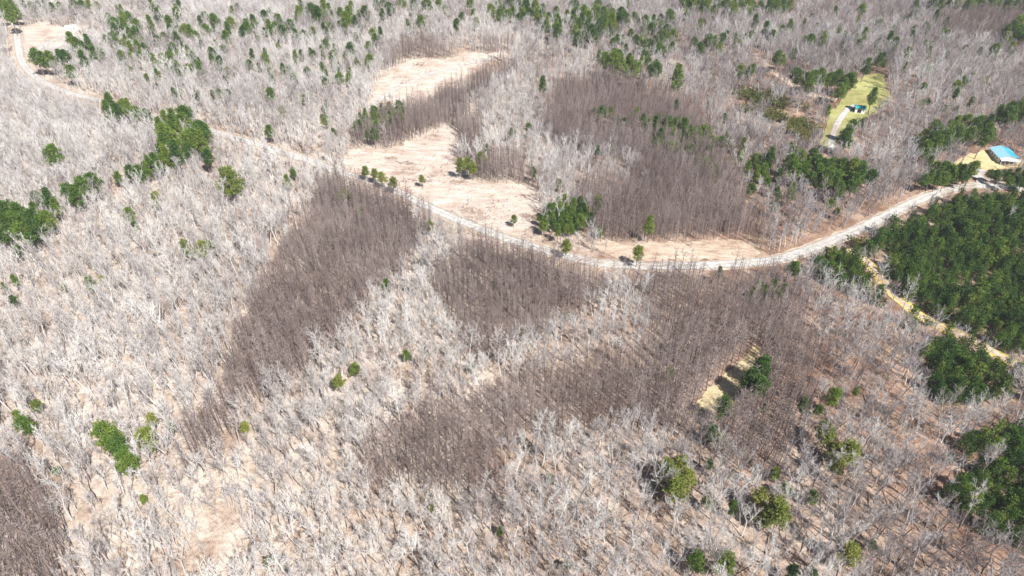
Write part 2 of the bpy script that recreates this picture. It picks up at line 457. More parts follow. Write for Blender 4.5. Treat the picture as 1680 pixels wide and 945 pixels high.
# ------------------------------------------------------------------ tree builders (each returns trunk mesh and crown mesh)
def vrand(r, s): return Vector((r.gauss(0, s), r.gauss(0, s), r.gauss(0, s)))
def bare_tree(seed, H, spread, first, nl, fork=False, lean=0.0, twig=1.0):
    r = random.Random(seed)
    tr = MB(); cr = MB()
    def limb(p, d, L, r0, up, segs):
        pts = [p.copy()]; q = p.copy(); dd = d.normalized()
        for _ in range(segs):
            dd = (dd + Vector((0, 0, up)) + vrand(r, 0.10)).normalized()
            q = q + dd * (L / segs); pts.append(q.copy())
        return pts, dd
    stems = []
    pts, dd = limb(Vector((0, 0, -0.3)), Vector((lean, 0, 1)), H * (0.45 if fork else 0.86), 0.2, 0.08, 6)
    tr.tube(pts, [0.25 - 0.16 * (k / 6) * (0.5 if fork else 1) for k in range(7)], 5)
    if fork:
        a0 = r.uniform(0, 6.28)
        for k in range(2):
            a = a0 + math.pi * k
            p2, _ = limb(pts[-1], Vector((math.cos(a) * 0.5, math.sin(a) * 0.5, 1)), H * 0.47, 0.12, 0.1, 5)
            tr.tube(p2, [0.14 - 0.022 * j for j in range(6)], 4)
            stems.append(p2)
    else: stems.append(pts)
    for st in stems:
        n = nl // len(stems)
        a = r.uniform(0, 6.28)
        for i in range(n):
            u = first + (1 - first) * (i + 0.5) / n
            if fork: u = (i + 0.7) / (n + 0.3)
            x = u * (len(st) - 1); k = min(int(x), len(st) - 2)
            p = st[k].lerp(st[k + 1], x - k)
            a += 2.4 + r.uniform(-0.4, 0.4)
            el = r.uniform(0.55, 1.0) + 0.35 * u
            d = Vector((math.cos(a) * math.cos(el), math.sin(a) * math.cos(el), math.sin(el)))
            L = spread * (1.15 - 0.5 * abs(u - 0.55)) * r.uniform(0.75, 1.15)
            lp, _ = limb(p, d, L, 0.07, 0.07, 4)
            cr.tube(lp, [0.06, 0.048, 0.037, 0.028, 0.018], 3)
            ns = 6
            for s in range(ns):
                xx = (0.25 + 0.75 * (s + 0.5) / ns) * 4; kk = min(int(xx), 3)
                sp_ = lp[kk].lerp(lp[kk + 1], xx - kk)
                base_d = (lp[kk + 1] - lp[kk]).normalized()
                sdv = (base_d + vrand(r, 0.55) + Vector((0, 0, 0.25))).normalized()
                sl = L * 0.42 * r.uniform(0.6, 1.2)
                s2, _ = limb(sp_, sdv, sl, 0.03, 0.06, 2)
                cr.tube(s2, [0.03, 0.023, 0.014], 3)
                for t in range(10):
                    w = r.uniform(0.1, 1.0) * 2; w_k = min(int(w), 1)
                    tp = s2[w_k].lerp(s2[w_k + 1], w - w_k)
                    td = ((s2[w_k + 1] - s2[w_k]).normalized() + vrand(r, 0.5) + Vector((0, 0, 0.2))).normalized()
                    cr.spike(tp, tp + td * r.uniform(0.5, 1.25) * twig, 0.021)
    return tr.mesh('trunk', M_PALE), cr.mesh('crown', M_PALE)
def stem_tree(seed, H, spread):
    r = random.Random(seed)
    tr = MB(); cr = MB()
    pts = []; q = Vector((0, 0, -0.3))
    for k in range(5):
        pts.append(q.copy()); q = q + Vector((r.gauss(0, 0.07), r.gauss(0, 0.07), H / 4))
    tr.tube(pts, [0.13, 0.11, 0.09, 0.065, 0.025], 4)
    a = 0
    for i in range(26):
        u = 0.34 + 0.66 * i / 26
        x = u * 4; k = min(int(x), 3); p = pts[k].lerp(pts[k + 1], x - k)
        a += 2.4 + r.uniform(-0.5, 0.5)
        L = spread * (1.05 - 0.75 * (u - 0.34)) * r.uniform(0.6, 1.15)
        el = r.uniform(0.3, 0.8)
        d = Vector((math.cos(a) * math.cos(el), math.sin(a) * math.cos(el), math.sin(el)))
        e = p + d * L + Vector((0, 0, 0.1 * L))
        cr.tube([p, p.lerp(e, 0.5) + vrand(r, 0.05), e], [0.032, 0.024, 0.010], 3)
        for t in range(6):
            b = p.lerp(e, r.uniform(0.3, 1))
            cr.spike(b, b + (d + vrand(r, 0.6) + Vector((0, 0, 0.3))).normalized() * r.uniform(0.3, 0.7), 0.022)
    return tr.mesh('trunk', M_BROWN), cr.mesh('crown', M_BROWN)
def needles(cr, r, c, rad, n, size):
    for _ in range(n):
        d = vrand(r, 1.0).normalized()
        p = c + Vector((d.x * rad, d.y * rad, d.z * rad * 0.7)) * (r.random() ** 0.4)
        t = (d + vrand(r, 0.5) + Vector((0, 0, 0.25))).normalized()
        a = t.orthogonal().normalized(); a.rotate(Matrix.Rotation(r.uniform(0, 6.28), 3, t))
        s = size * r.uniform(0.6, 1.3)
        k = len(cr.v)
        cr.v += [p - a * s * 0.35, p + a * s * 0.35, p + t * s]
        cr.f.append((k, k + 1, k + 2))
def pine(seed, H, W, mat, first=0.42, nl=26, conical=0.4, cn=64, csize=0.52):
    r = random.Random(seed)
    tr = MB(); cr = MB()
    pts = []; q = Vector((0, 0, -0.3))
    for k in range(6):
        pts.append(q.copy()); q = q + Vector((r.gauss(0, 0.13), r.gauss(0, 0.13), H * 0.96 / 5))
    tr.tube(pts, [0.22, 0.19, 0.16, 0.12, 0.08, 0.03], 6)
    a = 0
    for i in range(nl):
        u = first + (1 - first) * (i + 0.3) / nl
        x = u * 5; k = min(int(x), 4); p = pts[k].lerp(pts[k + 1], x - k)
        a += 2.4 + r.uniform(-0.6, 0.6)
        w = (u - first) / (1 - first)
        prof = (1 - w) ** conical * min(1.0, 0.55 + 2.2 * w)
        L = max(0.5, W / 2 * prof * r.uniform(0.62, 1.2))
        el = 0.1 + 0.6 * w + r.uniform(-0.15, 0.2)
        d = Vector((math.cos(a) * math.cos(el), math.sin(a) * math.cos(el), math.sin(el)))
        e = p + d * L
        tr.tube([p, e], [0.05, 0.02], 3)
        needles(cr, r, e, 0.75 + 0.1 * W * 0.5, cn, csize)
        if L > 1.5:
            needles(cr, r, p.lerp(e, 0.58) + vrand(r, 0.25), 0.75, cn // 2 + 3, csize)
    needles(cr, r, pts[-1] + Vector((0, 0, 0.2)), 0.7, cn, csize)
    return tr.mesh('trunk', M_PBARK), cr.mesh('crown', mat)
def shrub(seed, mat):
    r = random.Random(seed)
    tr = MB(); cr = MB()
    for i in range(9):
        a = r.uniform(0, 6.28); el = r.uniform(0.6, 1.4)
        d = Vector((math.cos(a) * math.cos(el), math.sin(a) * math.cos(el), math.sin(el)))
        L = r.uniform(1.2, 2.6)
        tr.tube([Vector((0, 0, -0.1)), d * L], [0.05, 0.02], 3)
        needles(cr, r, d * L * 0.9, 0.75, 22, 0.45)
    return tr.mesh('stem', M_PBARK), cr.mesh('crown', mat)

BARE = [bare_tree(11, 18.0, 3.9, 0.40, 12), bare_tree(12, 19.5, 3.1, 0.45, 12), bare_tree(13, 16.0, 4.2, 0.36, 12, fork=True),
        bare_tree(14, 14.5, 3.2, 0.35, 11, lean=0.12), bare_tree(15, 19.0, 3.6, 0.5, 12, fork=True), bare_tree(16, 12.0, 2.7, 0.3, 10)]
BARE_WORDS = ['broad crowned bare tree', 'narrow bare tree', 'low forking bare tree',
              'leaning bare tree', 'tall forked bare tree', 'short twiggy bare tree']
STEM = [stem_tree(21, 10.4, 1.3), stem_tree(22, 9.4, 1.1), stem_tree(23, 11.4, 1.5), stem_tree(24, 8.2, 1.25)]
STEM_WORDS = ['slender brown leafless stem', 'narrow brown leafless stem', 'tall twiggy brown stem', 'short brown leafless stem']
PINE = [pine(31, 13.2, 6.0, M_PINE, 0.5), pine(32, 14.6, 4.8, M_PINE, 0.42, 26, 0.75), pine(33, 12.6, 6.4, M_PINE, 0.42, 28, 0.55),
        pine(34, 13.0, 6.2, M_YELP, 0.46, 28, 0.4), pine(35, 12.6, 6.0, M_YELP, 0.5, 26, 0.35)]
YOUNG = [pine(41, 7.0, 3.6, M_YOUNG, 0.1, 22, 0.8, 34, 0.40), pine(42, 7.8, 3.4, M_YOUNG, 0.12, 22, 0.9, 34, 0.40), pine(43, 6.2, 3.8, M_YOUNG, 0.08, 20, 0.7, 34, 0.40)]
SHRUB = [shrub(51, M_SHRUB), shrub(52, M_SHRUB)]

protos = {}
def plant(kind, k, meshes, loc, rz, s, label, cat, group, names=('trunk', 'crown')):
    """the first of a kind and shape is built here; later ones copy it with its parts"""
    key = (kind, k)
    if key not in protos:
        root = empty(kind, loc, rz)
        for nm, me in zip(names, meshes): link(nm, me, root)
        protos[key] = root
    else:
        root = protos[key].copy(); col.objects.link(root)
        for ch in protos[key].children:
            c = ch.copy(); col.objects.link(c); c.parent = root
        root.location = loc; root.rotation_euler = (0, 0, rz)
    root.scale = (s, s, s) if np.isscalar(s) else s
    for kk in ('label', 'category', 'group'):
        if kk in root: del root[kk]
    tag(root, label, cat, group)
    return root
def scatter(name, P, rz, sc, pick, srcs, label, tilt=0.03):
    n = len(P)
    me = bpy.data.meshes.new(name)
    me.from_pydata(P.tolist(), [], [])
    rot = np.stack([rng.normal(0, tilt, n), rng.normal(0, tilt, n), rz], 1)
    a = me.attributes.new('rot', 'FLOAT_VECTOR', 'POINT'); a.data.foreach_set('vector', rot.astype(np.float32).ravel())
    a = me.attributes.new('scl', 'FLOAT_VECTOR', 'POINT'); a.data.foreach_set('vector', np.asarray(sc, np.float32).ravel())
    a = me.attributes.new('pick', 'INT', 'POINT'); a.data.foreach_set('value', np.asarray(pick, np.int32))
    o = link(name, me)
    tag(o, label, None, None, 'stuff')
    g = bpy.data.node_groups.new(name, 'GeometryNodeTree')
    g.interface.new_socket('Geometry', in_out='INPUT', socket_type='NodeSocketGeometry')
    g.interface.new_socket('Geometry', in_out='OUTPUT', socket_type='NodeSocketGeometry')
    N, L = g.nodes, g.links
    gi = N.new('NodeGroupInput'); go = N.new('NodeGroupOutput')
    allj = N.new('GeometryNodeJoinGeometry')
    for objs in reversed(srcs):
        j = N.new('GeometryNodeJoinGeometry')
        for ob in objs:
            oi = N.new('GeometryNodeObjectInfo'); oi.transform_space = 'ORIGINAL'
            oi.inputs['Object'].default_value = ob; oi.inputs['As Instance'].default_value = True
            L.new(oi.outputs['Geometry'], j.inputs[0])
        ti = N.new('GeometryNodeGeometryToInstance')
        L.new(j.outputs[0], ti.inputs[0]); L.new(ti.outputs[0], allj.inputs[0])
    def attr(nm, ty):
        q = N.new('GeometryNodeInputNamedAttribute'); q.data_type = ty; q.inputs[0].default_value = nm
        return q.outputs[0]
    iop = N.new('GeometryNodeInstanceOnPoints')
    L.new(gi.outputs[0], iop.inputs['Points']); L.new(allj.outputs[0], iop.inputs['Instance'])
    iop.inputs['Pick Instance'].default_value = True
    L.new(attr('pick', 'INT'), iop.inputs['Instance Index'])
    e2r = N.new('FunctionNodeEulerToRotation'); L.new(attr('rot', 'FLOAT_VECTOR'), e2r.inputs[0]); L.new(e2r.outputs[0], iop.inputs['Rotation'])
    L.new(attr('scl', 'FLOAT_VECTOR'), iop.inputs['Scale'])
    L.new(iop.outputs[0], go.inputs[0])
    mod = o.modifiers.new('scatter', 'NODES'); mod.node_group = g
    return o

# ------------------------------------------------------------------ where the evergreens stand (crown centre and width in the photo)
pines = []          # x, y, z, scale, variant, label, width px
def add_pine(px, py, w, ty, label):
    h = 15.0; s = 1.0
    for _ in range(3):
        x, y, z = at(px, py, 0.66 * h * s)
        d = proj(x, y, z + 0.66 * h * s)[2]
        s = min(1.7, max(0.32, w / (F / d) / 6.0))
    pines.append((x, y, z, s, ty, label, w))
def P1(label, px, py, w, ty='g'):
    add_pine(px, py, w, ty, label)
def PC(label, w, pts, ty='g'):
    for px, py in pts: add_pine(px, py, w * rnd.uniform(0.85, 1.15), ty, label)
def PF(label, w, n, poly, ty='g'):
    xs = [p[0] for p in poly]; ys = [p[1] for p in poly]
    got = []; tries = 0
    while len(got) < n and tries < n * 60:
        tries += 1
        x, y = rnd.uniform(min(xs), max(xs)), rnd.uniform(min(ys), max(ys))
        if not bool(in_poly(x, y, poly)): continue
        if any((x - a) ** 2 + ((y - b) * 1.4) ** 2 < (0.62 * w) ** 2 for a, b in got): continue
        got.append((x, y)); add_pine(x, y, w * rnd.uniform(0.75, 1.2), ty if ty != 'm' else rnd.choice('ggy'), label)

# lower left
P1('uppermost and largest pine of the line of three in the lower left woods', 177, 712, 40)
P1('middle green pine of the line of three in the lower left woods', 192, 732, 32)
P1('lowest green pine of the line of three in the lower left woods', 207, 755, 33)
P1('yellow green pine standing right of the line of three lower left pines', 236, 713, 36, 'y')
P1('small yellow green pine just above the larger yellow one in the lower left woods', 247, 686, 19, 'y')
P1('green pine alone near the left edge, above the brown sapling corner', 39, 696, 27)
P1('small dark pine touching the lone pine near the left edge', 25, 681, 15)
P1('small olive pine above the lone left edge pine', 60, 663, 18, 'y')
P1('tiny dark pine between the yellow pines and the brown plantation', 278, 698, 12)
P1('tiny pine at the edge of the lower left corner saplings', 91, 771, 11)
P1('small yellow green pine in the pale gap left of the lower plantation', 400, 699, 15, 'y')
P1('tiny green pine below the line of three lower left pines', 233, 816, 10)
P1('small yellow green pine by the bright bare ground at the bottom', 440, 919, 15, 'y')
P1('tiny dark pine below the brown lower middle plantation', 822, 868, 12)
P1('tiny olive pine under the lower edge of the brown middle plantation', 710, 834, 12, 'y')
P1('tiny green pine near the bottom edge in the middle', 930, 925, 11)
P1('tiny green pine in the pale wood under the middle plantation', 900, 781, 10)
# middle
P1('yellow green pine in the pale gully, lower of two', 556, 622, 20, 'y')
P1('green pine in the pale gully, upper of two', 580, 599, 18)
P1('small dark green pine in the pale gully right of the two gully pines', 665, 581, 14)
P1('green pine at the head of the pale gully left of the middle plantation', 635, 470, 20)
P1('tiny yellow pine inside the pale gully below the middle plantation', 773, 598, 12, 'y')
P1('small olive pine at the far end of the lower plantation', 1098, 611, 16, 'y')
P1('tiny yellow pine in the middle of the brown central plantation', 812, 462, 9, 'y')
P1('tiny olive pine on the right side of the brown central plantation', 932, 516, 10, 'y')
# left middle
PC('pine in the tight four-tree clump amid the pale woods left of the plantation', 21, [(300, 400), (313, 413), (330, 405), (343, 406)], 'y')
P1('small pine left of the four-tree clump, larger of two side by side', 148, 463, 18, 'y')
P1('tiny pine beside the slightly larger one in the left middle woods', 167, 458, 12, 'y')
P1('pale green small pine low in the left middle woods', 103, 471, 10, 'y')
P1('egg shaped green pine in the pale woods right of the left edge pine belt', 209, 348, 20)
P1('round green pine in the pale woods above the egg shaped one', 257, 325, 20, 'y')
P1('dim green pine half hidden in pale branches below the egg shaped pine', 222, 373, 13)
P1('big round pine standing alone below the tailed pine grove', 372, 291, 36, 'y')
P1('green pine just above the big round lone pine', 342, 257, 20)
P1('small pine touching the right side of the big round lone pine', 396, 301, 16)
P1('round spreading pine alone in the upper left woods', 86, 253, 28)
P1('small round pine left of the tail of the pine grove', 191, 288, 15)
P1('small lone pine left of the upper plantation edge', 470, 296, 15)
P1('small lone pine in the pale woods below the upper road', 441, 212, 16)
P1('small lone pine beside the upper road wood', 442, 155, 17)
PF('green pine in the belt on the left edge of the photo', 26, 15, [(0, 350), (20, 328), (60, 322), (95, 318), (108, 330), (98, 345), (75, 375), (50, 385), (20, 380), (0, 388)])
PC('green pine at the upper right end of the left edge belt', 28, [(110, 310), (150, 298), (135, 305), (122, 318)])
PC('small green pine below the left edge belt', 14, [(68, 388), (25, 415), (25, 458), (20, 490), (30, 405), (8, 470)])
PF('bright green pine in the grove with a long tail in the upper left woods', 24, 26, [(255, 190), (300, 183), (335, 210), (332, 232), (300, 258), (270, 262), (265, 225)])
PC('bright green pine along the tail of the upper left grove', 20, [(283, 258), (268, 265), (256, 268), (245, 271), (234, 274), (222, 279), (213, 283)])
PC('green pine in the row beside the upper road where it meets the woods', 21, [(180, 171), (190, 178), (200, 172), (212, 179), (225, 184), (238, 190), (175, 182)])
# left top
PF('dark pine in the thick stand east of the far field', 14, 28, [(172, 40), (200, 18), (225, 30), (240, 80), (235, 105), (205, 100), (175, 75)])
PF('green pine scattered along the far field edge', 15, 10, [(120, 70), (140, 60), (165, 75), (170, 95), (135, 95)])
PC('green pine by the field drive', 18, [(105, 94), (98, 93), (82, 92), (70, 94), (60, 95), (115, 111), (126, 68), (118, 66), (136, 100)])
PF('dark pine in the clump at the upper left corner', 20, 7, [(0, 0), (22, 0), (24, 26), (8, 28), (0, 22)])
PC('small pine in the row along the top left edge', 12, [(40, 6), (52, 9), (62, 8), (73, 7), (85, 9), (96, 9), (117, 5), (135, 7), (145, 5), (157, 7)])
PF('pine in the loose scatter of the far upper left woods', 14, 42, [(240, 0), (340, 20), (380, 60), (385, 105), (300, 125), (255, 110), (245, 60)])
PF('pine in the pair of far clumps left of the boundary corner woods', 15, 18, [(365, 40), (420, 25), (480, 20), (482, 48), (430, 55), (375, 52)])
PF('pine in the far clump by the top edge left of centre', 16, 18, [(480, 8), (520, 8), (560, 5), (600, 15), (590, 35), (520, 30), (490, 30)])
PC('pine in the far row running up to the right', 13, [(485, 58), (500, 55), (515, 51), (530, 46), (545, 43), (557, 40)])
PF('scattered pine in the far woods left of the cleared land', 13, 24, [(400, 75), (480, 85), (560, 75), (620, 40), (630, 60), (590, 105), (548, 135), (500, 120), (410, 115)])
PC('small pine scattered in the woods between the grove and the clearing', 12, [(285, 152), (297, 150), (322, 155), (350, 155), (361, 152), (373, 150), (255, 141), (500, 160), (530, 176), (534, 196), (548, 215), (463, 180), (480, 280)])
# top centre and right
PF('dark pine in the far forest along the top edge', 15, 28, [(793, 0), (870, 0), (925, 35), (920, 55), (880, 35), (800, 18)])
PF('dark pine in the dense far stand right of the top edge centre', 15, 34, [(937, 20), (980, 5), (1027, 20), (1025, 70), (990, 62), (945, 60)])
PF('pine in the broken far forest near the top right of the cleared land', 14, 26, [(1030, 15), (1110, 20), (1110, 80), (1060, 85), (1030, 60)])
PF('green pine in the stand at the far right corner of the cleared land', 17, 18, [(975, 90), (1040, 80), (1085, 95), (1075, 118), (1010, 118)])
P1('round green pine right of the far stand, next to the brown plantation', 1110, 130, 27)
PC('small pine along the far top edge left of centre', 15, [(660, 2), (700, 2), (770, 3), (690, 31), (605, 95), (575, 82), (680, 5), (640, 12)])
P1('round pine alone in the pale wood left of the far brown plantation', 890, 139, 17)
PC('small pine in the pale hollow between clearing and far plantation', 12, [(883, 178), (840, 215), (867, 208), (797, 240), (876, 279), (945, 240), (982, 243), (917, 299), (1000, 240), (940, 225)])
PF('green pine in the right hand row inside the far brown plantation', 15, 46, [(1050, 198), (1090, 190), (1140, 203), (1195, 232), (1165, 255), (1110, 254), (1070, 232)])
PC('green pine in the small upper row inside the far brown plantation', 14, [(978, 184), (990, 182), (1002, 185), (1015, 195), (1025, 200), (1035, 188), (1045, 185), (1110, 172)])
PC('green pine near the right edge of the far brown plantation', 15, [(1150, 262), (1158, 268), (1165, 264), (1125, 247), (1175, 275)])
PF('bright green pine in the block above the road', 15, 38, [(882, 352), (900, 338), (940, 330), (985, 326), (985, 340), (960, 365), (930, 378), (890, 370)])
PF('bright green pine in the block between the two clearings', 13, 34, [(578, 208), (600, 182), (662, 170), (668, 185), (625, 215), (605, 222)])
PC('pine at the tip of the brown tongue in the main clearing', 15, [(756, 270), (766, 264), (775, 272), (788, 256), (795, 262)], 'y')
PC('yellow green pine on the roadside of the main clearing', 15, [(597, 279), (615, 283), (627, 289), (643, 297)], 'y')
P1('thin yellow green pine alone in the main clearing', 693, 292, 11, 'y')
P1('small yellow pine at the lower right of the main clearing', 842, 358, 11, 'y')
P1('green pine at the roadside below the bright green block', 928, 404, 17, 'y')
P1('yellow green pine alone on the bare strip beside the road', 1047, 413, 20, 'y')
P1('round bright green pine in front of the far brown plantation', 1066, 368, 22)
P1('lone green pine at the left end of the far plantation front', 985, 375, 13)
PC('olive pine in the upper tip of the left plantation', 15, [(552, 322), (565, 318), (575, 324), (592, 346), (705, 368)], 'y')
PC('pine in the small group inside the right plantation below the road', 16, [(1235, 478), (1245, 470), (1255, 475), (1268, 468), (1272, 478), (1282, 470), (1180, 448)])
# right
P1('big dark green pine at the top of the clump by the grassy gap', 1250, 598, 34)
P1('big dark green pine at the left of the clump by the grassy gap', 1232, 618, 34)
P1('big dark green pine at the bottom of the clump by the grassy gap', 1245, 634, 30)
P1('green pine just below the grassy gap', 1190, 669, 30)
P1('green pine left of two below the grassy gap pine', 1168, 708, 24)
P1('olive pine right of two below the grassy gap pine', 1182, 718, 20, 'y')
PC('pine in the big round clump above the lower right edge of the clearing line', 34, [(1092, 768), (1118, 762), (1105, 785), (1128, 788), (1112, 802)], 'y')
P1('small pine right of the big round clump', 1166, 760, 18)
P1('small dark pine above the lower right pine clump', 1272, 775, 20)
PC('olive pine in the clump at the lower right', 34, [(1250, 815), (1275, 822), (1258, 842), (1280, 842)], 'y')
P1('narrow green pine on the upper right of the lower right clump', 1290, 800, 18)
P1('small pine right of the lower right clump', 1335, 813, 21)
P1('small dark pine left of the lower right clump', 1203, 833, 22)
P1('small yellow green pine between the two lower right clumps', 1162, 821, 20, 'y')
P1('tall green pine standing alone right of the brown plantation', 1366, 652, 26)
P1('dark green pine just left of the tall lone right pine', 1320, 663, 22)
P1('small pine between the tall lone pine and its dark neighbour', 1343, 668, 16)
PC('pine in the four-tree cluster below the tall lone right pine', 32, [(1358, 718), (1374, 740), (1397, 735), (1374, 760)], 'y')
P1('small green pine at the upper left of the four-tree cluster', 1350, 703, 24)
P1('small green pine in the pale woods right of the tall lone pine', 1405, 641, 14)
P1('round pine near the bottom edge, left of two', 1141, 918, 31)
P1('round olive pine near the bottom edge, right of two', 1188, 919, 38, 'y')
P1('pine cut by the bottom edge right of the two round ones', 1303, 936, 27)
P1('small pine at the bottom edge beside the cut one', 1336, 941, 20)
P1('wide olive pine low in the lower right woods', 1396, 902, 36, 'y')
P1('small dark pine right of the wide olive pine', 1430, 890, 17)
P1('small pine inside the lower right plantation edge', 1252, 668, 14)
P1('green pine by the road bend at the right', 1303, 437, 22)
PC('dark pine along the upper side of the road bend', 20, [(1215, 255), (1240, 262), (1228, 275), (1252, 275), (1242, 285), (1262, 262)])
PF('dark green pine in the big stand between plantation and road', 22, 40, [(1285, 262), (1330, 252), (1375, 270), (1420, 265), (1430, 290), (1380, 305), (1310, 290)])
PF('dark green pine in the stand in front of the yard', 17, 24, [(1525, 268), (1555, 272), (1600, 278), (1602, 286), (1560, 294), (1515, 294)])
PF('dark green pine in the row between the road and the blue roofed house', 13, 16, [(1620, 284), (1640, 280), (1680, 284), (1700, 296), (1680, 300), (1640, 292)])
PF('dark green pine on the slope above the blue roofed house', 22, 26, [(1500, 225), (1545, 205), (1590, 192), (1640, 210), (1620, 225), (1580, 215), (1530, 245)])
PF('dark pine in the clump at the right edge of the photo', 20, 10, [(1636, 182), (1660, 168), (1700, 170), (1700, 190), (1645, 192)])
PF('dark pine in the upper clump at the right edge of the photo', 17, 10, [(1645, 50), (1670, 38), (1700, 42), (1700, 62), (1655, 60)])
P1('dark lone pine in the upper right woods', 1630, 80, 22)
PC('dark green pine in the row left of the lawn', 20, [(1308, 120), (1322, 128), (1335, 122), (1350, 120), (1362, 126), (1374, 124), (1328, 138)])
PC('bright green pine on the left rim of the lawn', 19, [(1390, 132), (1396, 128), (1385, 142), (1380, 150)])
P1('lone spreading pine standing on the lawn', 1434, 156, 20)
P1('dark pine below the lawn driveway, the largest there', 1388, 216, 27)
P1('dark pine beside the largest pine under the lawn', 1396, 208, 18)
P1('small dark pine below the teal roofed shed', 1416, 201, 13)
P1('small round pine on the left edge of the lawn', 1359, 182, 13)
P1('dark pine at the upper rim of the lawn', 1421, 106, 18)
PC('pine scattered in the far right woods above the lawn', 15, [(1440, 98), (1215, 116), (1235, 112), (1228, 120), (1270, 55), (1285, 48), (1298, 43), (1255, 50), (1150, 76), (1163, 68), (1172, 70), (1185, 62), (1208, 70), (1275, 91), (1300, 88), (1330, 64), (1355, 58), (1350, 64), (1385, 60), (1405, 54), (1420, 56), (1412, 72), (1470, 68), (1460, 64), (1495, 60), (1520, 45), (1550, 52), (1415, 14), (1500, 9), (1240, 36), (1190, 195), (1570, 140), (1580, 130)])
PF('far dark pine along the top right edge', 16, 26, [(1125, 0), (1300, 2), (1290, 12), (1180, 14), (1120, 10)])
PF('far dark pine at the top right corner', 15, 18, [(1480, 2), (1680, 0), (1690, 10), (1600, 8)])
PF('small dark pine scattered through the far right woods', 12, 70, [(1120, 15), (1680, 15), (1680, 120), (1560, 190), (1460, 150), (1440, 90), (1300, 100), (1130, 90)])
PF('small dark pine scattered through the far left woods', 12, 60, [(170, 0), (640, 0), (620, 90), (560, 150), (400, 150), (250, 130), (160, 100)])
PF('small dark pine scattered along the far centre woods', 12, 34, [(640, 0), (1120, 0), (1130, 90), (1000, 80), (900, 60), (800, 40), (650, 45)])
PF('small pine scattered in the woods right of the far plantation', 14, 24, [(1180, 200), (1280, 220), (1420, 310), (1340, 380), (1270, 350), (1220, 290)])
pines.sort(key=lambda p: -p[6])
pk = KDTree(len(pines))
for i, p in enumerate(pines): pk.insert(Vector((p[0], p[1], 0)), i)
pk.balance()
def pvar(ty): return rnd.choice([0, 1, 2]) if ty == 'g' else rnd.choice([3, 4])
def first_objs(kind, n): return [list(protos[(kind, k)].children) for k in range(n)]
cols_ = {}
for p in pines: cols_.setdefault(p[5], []).append(p)
def spot(p):
    g = cols_[p[5]]
    if len(g) < 2: return p[5]
    q = [proj(a[0], a[1], a[2] + 10 * a[3])[:2] for a in g]
    me_ = proj(p[0], p[1], p[2] + 10 * p[3])[:2]
    rx = sum(a[0] < me_[0] for a in q) / (len(q) - 1); ry = sum(a[1] < me_[1] for a in q) / (len(q) - 1)
    h_ = 'left' if rx < 0.34 else 'right' if rx > 0.66 else 'middle'
    if len(g) <= 3 and len(p[5].split()) <= 14: return p[5] + ', ' + h_ + ' one'
    nw = len(p[5].split())
    if nw <= 13: return p[5] + ', ' + ('upper ' if ry < 0.5 else 'lower ') + h_ + ' part'
    return p[5] + (', ' + h_ + ' part' if nw == 14 else ', ' + h_ if nw == 15 else '')
n_in = 0; rest = []
groups = {}
for p in pines: groups[p[5]] = groups.get(p[5], 0) + 1
for x, y, z, s, ty, lab, w in pines:
    ppx, ppy, _ = proj(x, y, z + 10 * s)
    if n_in < 300 and 4 < ppx < 1676 and 4 < ppy < 941:
        k = pvar(ty)
        if n_in < 5: k = n_in if (n_in < 3) == (ty == 'g') else k
        plant('pine_tree', k, PINE[k], (x, y, z), rnd.uniform(0, 6.28), (s, s, s * rnd.uniform(0.9, 1.12)), spot((x, y, z, s, ty, lab, w)), 'tree', ('pines: ' + lab) if groups[lab] > 1 else None)
        n_in += 1
    else: rest.append((x, y, z, s, ty))
if rest:
    A = np.array([r[:4] for r in rest])
    S = np.stack([A[:, 3]] * 3, 1)
    scatter('far_pines', A[:, :3], rng.uniform(0, 6.28, len(A)), S, [pvar(r[4]) for r in rest], first_objs('pine_tree', 5), 'far dark green pines scattered through the bare woods towards the top edge')

# ------------------------------------------------------------------ plantations and woods
PLANT = [
    [(545, 285), (600, 297), (660, 322), (712, 352), (700, 372), (662, 398), (668, 425), (620, 470), (565, 520), (520, 562), (490, 612), (440, 622), (390, 642), (362, 700), (330, 762), (285, 776), (312, 720), (345, 655), (383, 580), (392, 530), (425, 470), (465, 390), (500, 330)],
    [(705, 452), (760, 408), (795, 384), (880, 410), (940, 430), (1000, 445), (985, 470), (962, 500), (900, 532), (842, 546), (810, 578), (770, 556), (738, 512), (720, 482)],
    [(1000, 445), (1100, 442), (1285, 436), (1312, 490), (1348, 575), (1335, 650), (1315, 700), (1270, 762), (1200, 742), (1130, 702), (1060, 686), (960, 690), (880, 690), (832, 715), (822, 787), (700, 797), (573, 782), (610, 720), (650, 685), (750, 645), (850, 612), (950, 588), (1040, 572), (1072, 545), (1062, 490), (1040, 465)],
    [(898, 152), (930, 130), (980, 122), (1040, 130), (1100, 150), (1142, 167), (1182, 230), (1228, 310), (1262, 385), (1250, 396), (1100, 390), (1000, 388), (975, 378), (978, 335), (985, 302), (1030, 302), (1058, 292), (1030, 258), (1000, 230), (960, 234), (920, 236), (896, 200)],
    [(640, 92), (660, 68), (760, 70), (830, 66), (850, 78), (780, 84), (740, 92), (680, 97)],
    [(576, 230), (590, 200), (630, 180), (660, 165), (700, 158), (770, 128), (790, 110), (850, 100), (800, 135), (762, 168), (785, 200), (792, 240), (772, 252), (752, 225), (742, 195), (700, 208), (650, 228), (600, 240)],
    [(754, 290), (770, 266), (800, 250), (850, 255), (882, 275), (886, 298), (840, 291), (790, 290)],
    [(-80, 735), (0, 745), (42, 762), (70, 800), (92, 850), (102, 960), (-80, 960)],
    [(1530, 35), (1600, 16), (1720, 12), (1720, 62), (1620, 60), (1560, 48)],
    [(940, 300), (1000, 290), (1080, 310), (1100, 340), (1000, 345), (950, 330)],
]
